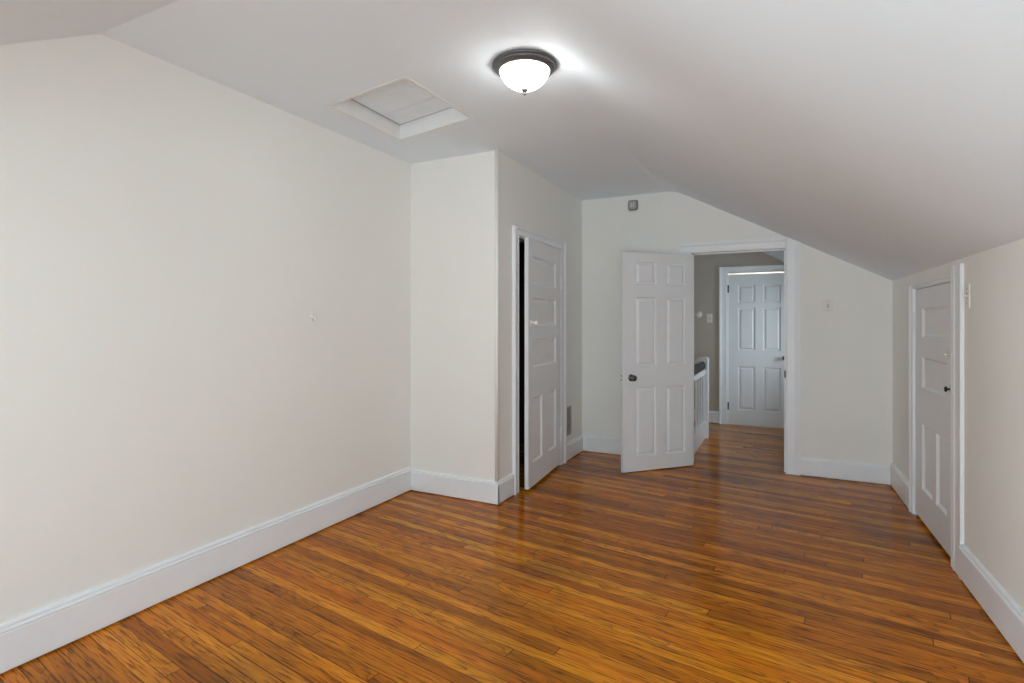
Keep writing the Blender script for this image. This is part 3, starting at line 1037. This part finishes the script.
# little white hook on the left wall
mb = MB()
mb.lathe([(0.0, 0.0), (0.017, 0.0), (0.017, 0.005), (0.012, 0.010), (0.0, 0.012)], (0, 0, 0.010), 'x', 20)
mb.tube([(0.005, 0, 0.010), (0.022, 0, 0.006), (0.030, 0, -0.006), (0.030, 0, -0.016), (0.022, 0, -0.022), (0.014, 0, -0.018)], 0.0055)
hk = mb.build('wall_hook', M['white'], loc=(XL, 2.625, 1.42), merge=False)
tag(hk, 'tiny white painted hook on the middle of the bare left wall', 'hook')

# scrolled grille on the closet side wall
gv = bpy.data.objects.new('wall_grille', None)
COL.objects.link(gv)
gv.location = (XC, 5.185, 0.392)
tag(gv, 'pierced metal heating grille low on the wall beside the closet door', 'grille')
gw, gh = 0.172, 0.285
mb = MB()
for a, b_ in (((-gw / 2, -gh / 2), (gw / 2, -gh / 2 + 0.012)), ((-gw / 2, gh / 2 - 0.012), (gw / 2, gh / 2)), ((-gw / 2, -gh / 2), (-gw / 2 + 0.012, gh / 2)), ((gw / 2 - 0.012, -gh / 2), (gw / 2, gh / 2))):
    mb.box((0.0005, a[0], a[1]), (0.010, b_[0], b_[1]))
mb.build('frame', M['grille'], gv, merge=False)
mb = MB()
mb.box((0.0003, -gw / 2 + 0.01, -gh / 2 + 0.01), (0.002, gw / 2 - 0.01, gh / 2 - 0.01))  # flat dark sheet; the hollow's shade is put into its colour
mb.build('duct_shade', M['slot'], gv)['label'] = 'dark duct sheet behind the scrolls, coloured as shade'
mb = MB()
cols_, rows_ = 4, 7
for i in range(cols_):
    for j in range(rows_):
        cy = -gw / 2 + 0.012 + (gw - 0.024) * (i + 0.5) / cols_
        cz = -gh / 2 + 0.012 + (gh - 0.024) * (j + 0.5) / rows_
        rr = 0.017
        mb.tube([(0.005, cy + rr * math.cos(2 * PI * k / 14), cz + rr * math.sin(2 * PI * k / 14)) for k in range(15)], 0.0032, 6)
        mb.box((0.003, cy - 0.004, cz - 0.004), (0.0075, cy + 0.004, cz + 0.004))
for i in range(1, cols_):
    cy = -gw / 2 + 0.012 + (gw - 0.024) * i / cols_
    mb.box((0.003, cy - 0.0025, -gh / 2 + 0.01), (0.007, cy + 0.0025, gh / 2 - 0.01))
for j in range(1, rows_):
    cz = -gh / 2 + 0.012 + (gh - 0.024) * j / rows_
    mb.box((0.003, -gw / 2 + 0.01, cz - 0.0025), (0.007, gw / 2 - 0.01, cz + 0.0025))
mb.build('scrollwork', M['grille'], gv, merge=False)

# ------------------------------------------------------------------ stair railing in the hall
SX = -0.895
rail = bpy.data.objects.new('stair_railing', None)
COL.objects.link(rail)
rail.location = (SX, 6.4, 0)
tag(rail, 'white balustrade with dark handrail at the head of the stairs in the hall', 'railing')
y0r, y1r = 5.80 - 6.4, 6.86 - 6.4
# newel: square post with a rounded shoulder on the stair side
mb = MB()
prof = [(-0.085, 0.0), (0.060, 0.0), (0.060, 0.955), (0.045, 0.968), (0.010, 0.972)]
for k in range(7):
    a = PI / 2 + k / 6.0 * PI / 2
    prof.append((-0.015 + 0.07 * math.cos(a), 0.900 + 0.07 * math.sin(a)))
mb.extrude(prof, lambda p: (p[0], 0.48, p[1]), lambda p: (p[0], 0.60, p[1]))
mb.build('newel_post', M['trim'], rail, bevel=0.004)
mb = MB()
hp = []
for k in range(12):
    a = 2 * PI * k / 12
    hp.append((0.036 * math.cos(a), 0.872 + 0.050 * math.sin(a)))
mb.extrude(hp, lambda p: (p[0], y0r, p[1]), lambda p: (p[0], 0.51, p[1]))
mb.build('handrail', M['dark_wood'], rail)['label'] = 'dark stained handrail'
mb = MB()
mb.box((-0.028, y0r, 0.765), (0.028, 0.50, 0.824))
mb.build('subrail', M['trim'], rail, bevel=0.004)
mb = MB()
mb.box((-0.03, y0r, 0.0), (0.03, 0.50, 0.175))
mb.box((-0.036, y0r, 0.175), (0.036, 0.50, 0.205))
mb.build('shoe_board', M['trim'], rail, merge=False)
nb = 6
for k in range(nb):
    yy = y0r + 0.05 + (0.46 - y0r - 0.05) * k / (nb - 1)
    mb = MB()
    mb.lathe([(0.010, 0.205), (0.010, 0.30), (0.012, 0.31), (0.008, 0.33), (0.010, 0.50), (0.008, 0.66), (0.012, 0.68), (0.010, 0.69), (0.010, 0.776)], (0.012, yy, 0), 'z', 12)
    mb.build('baluster', M['trim'], rail)
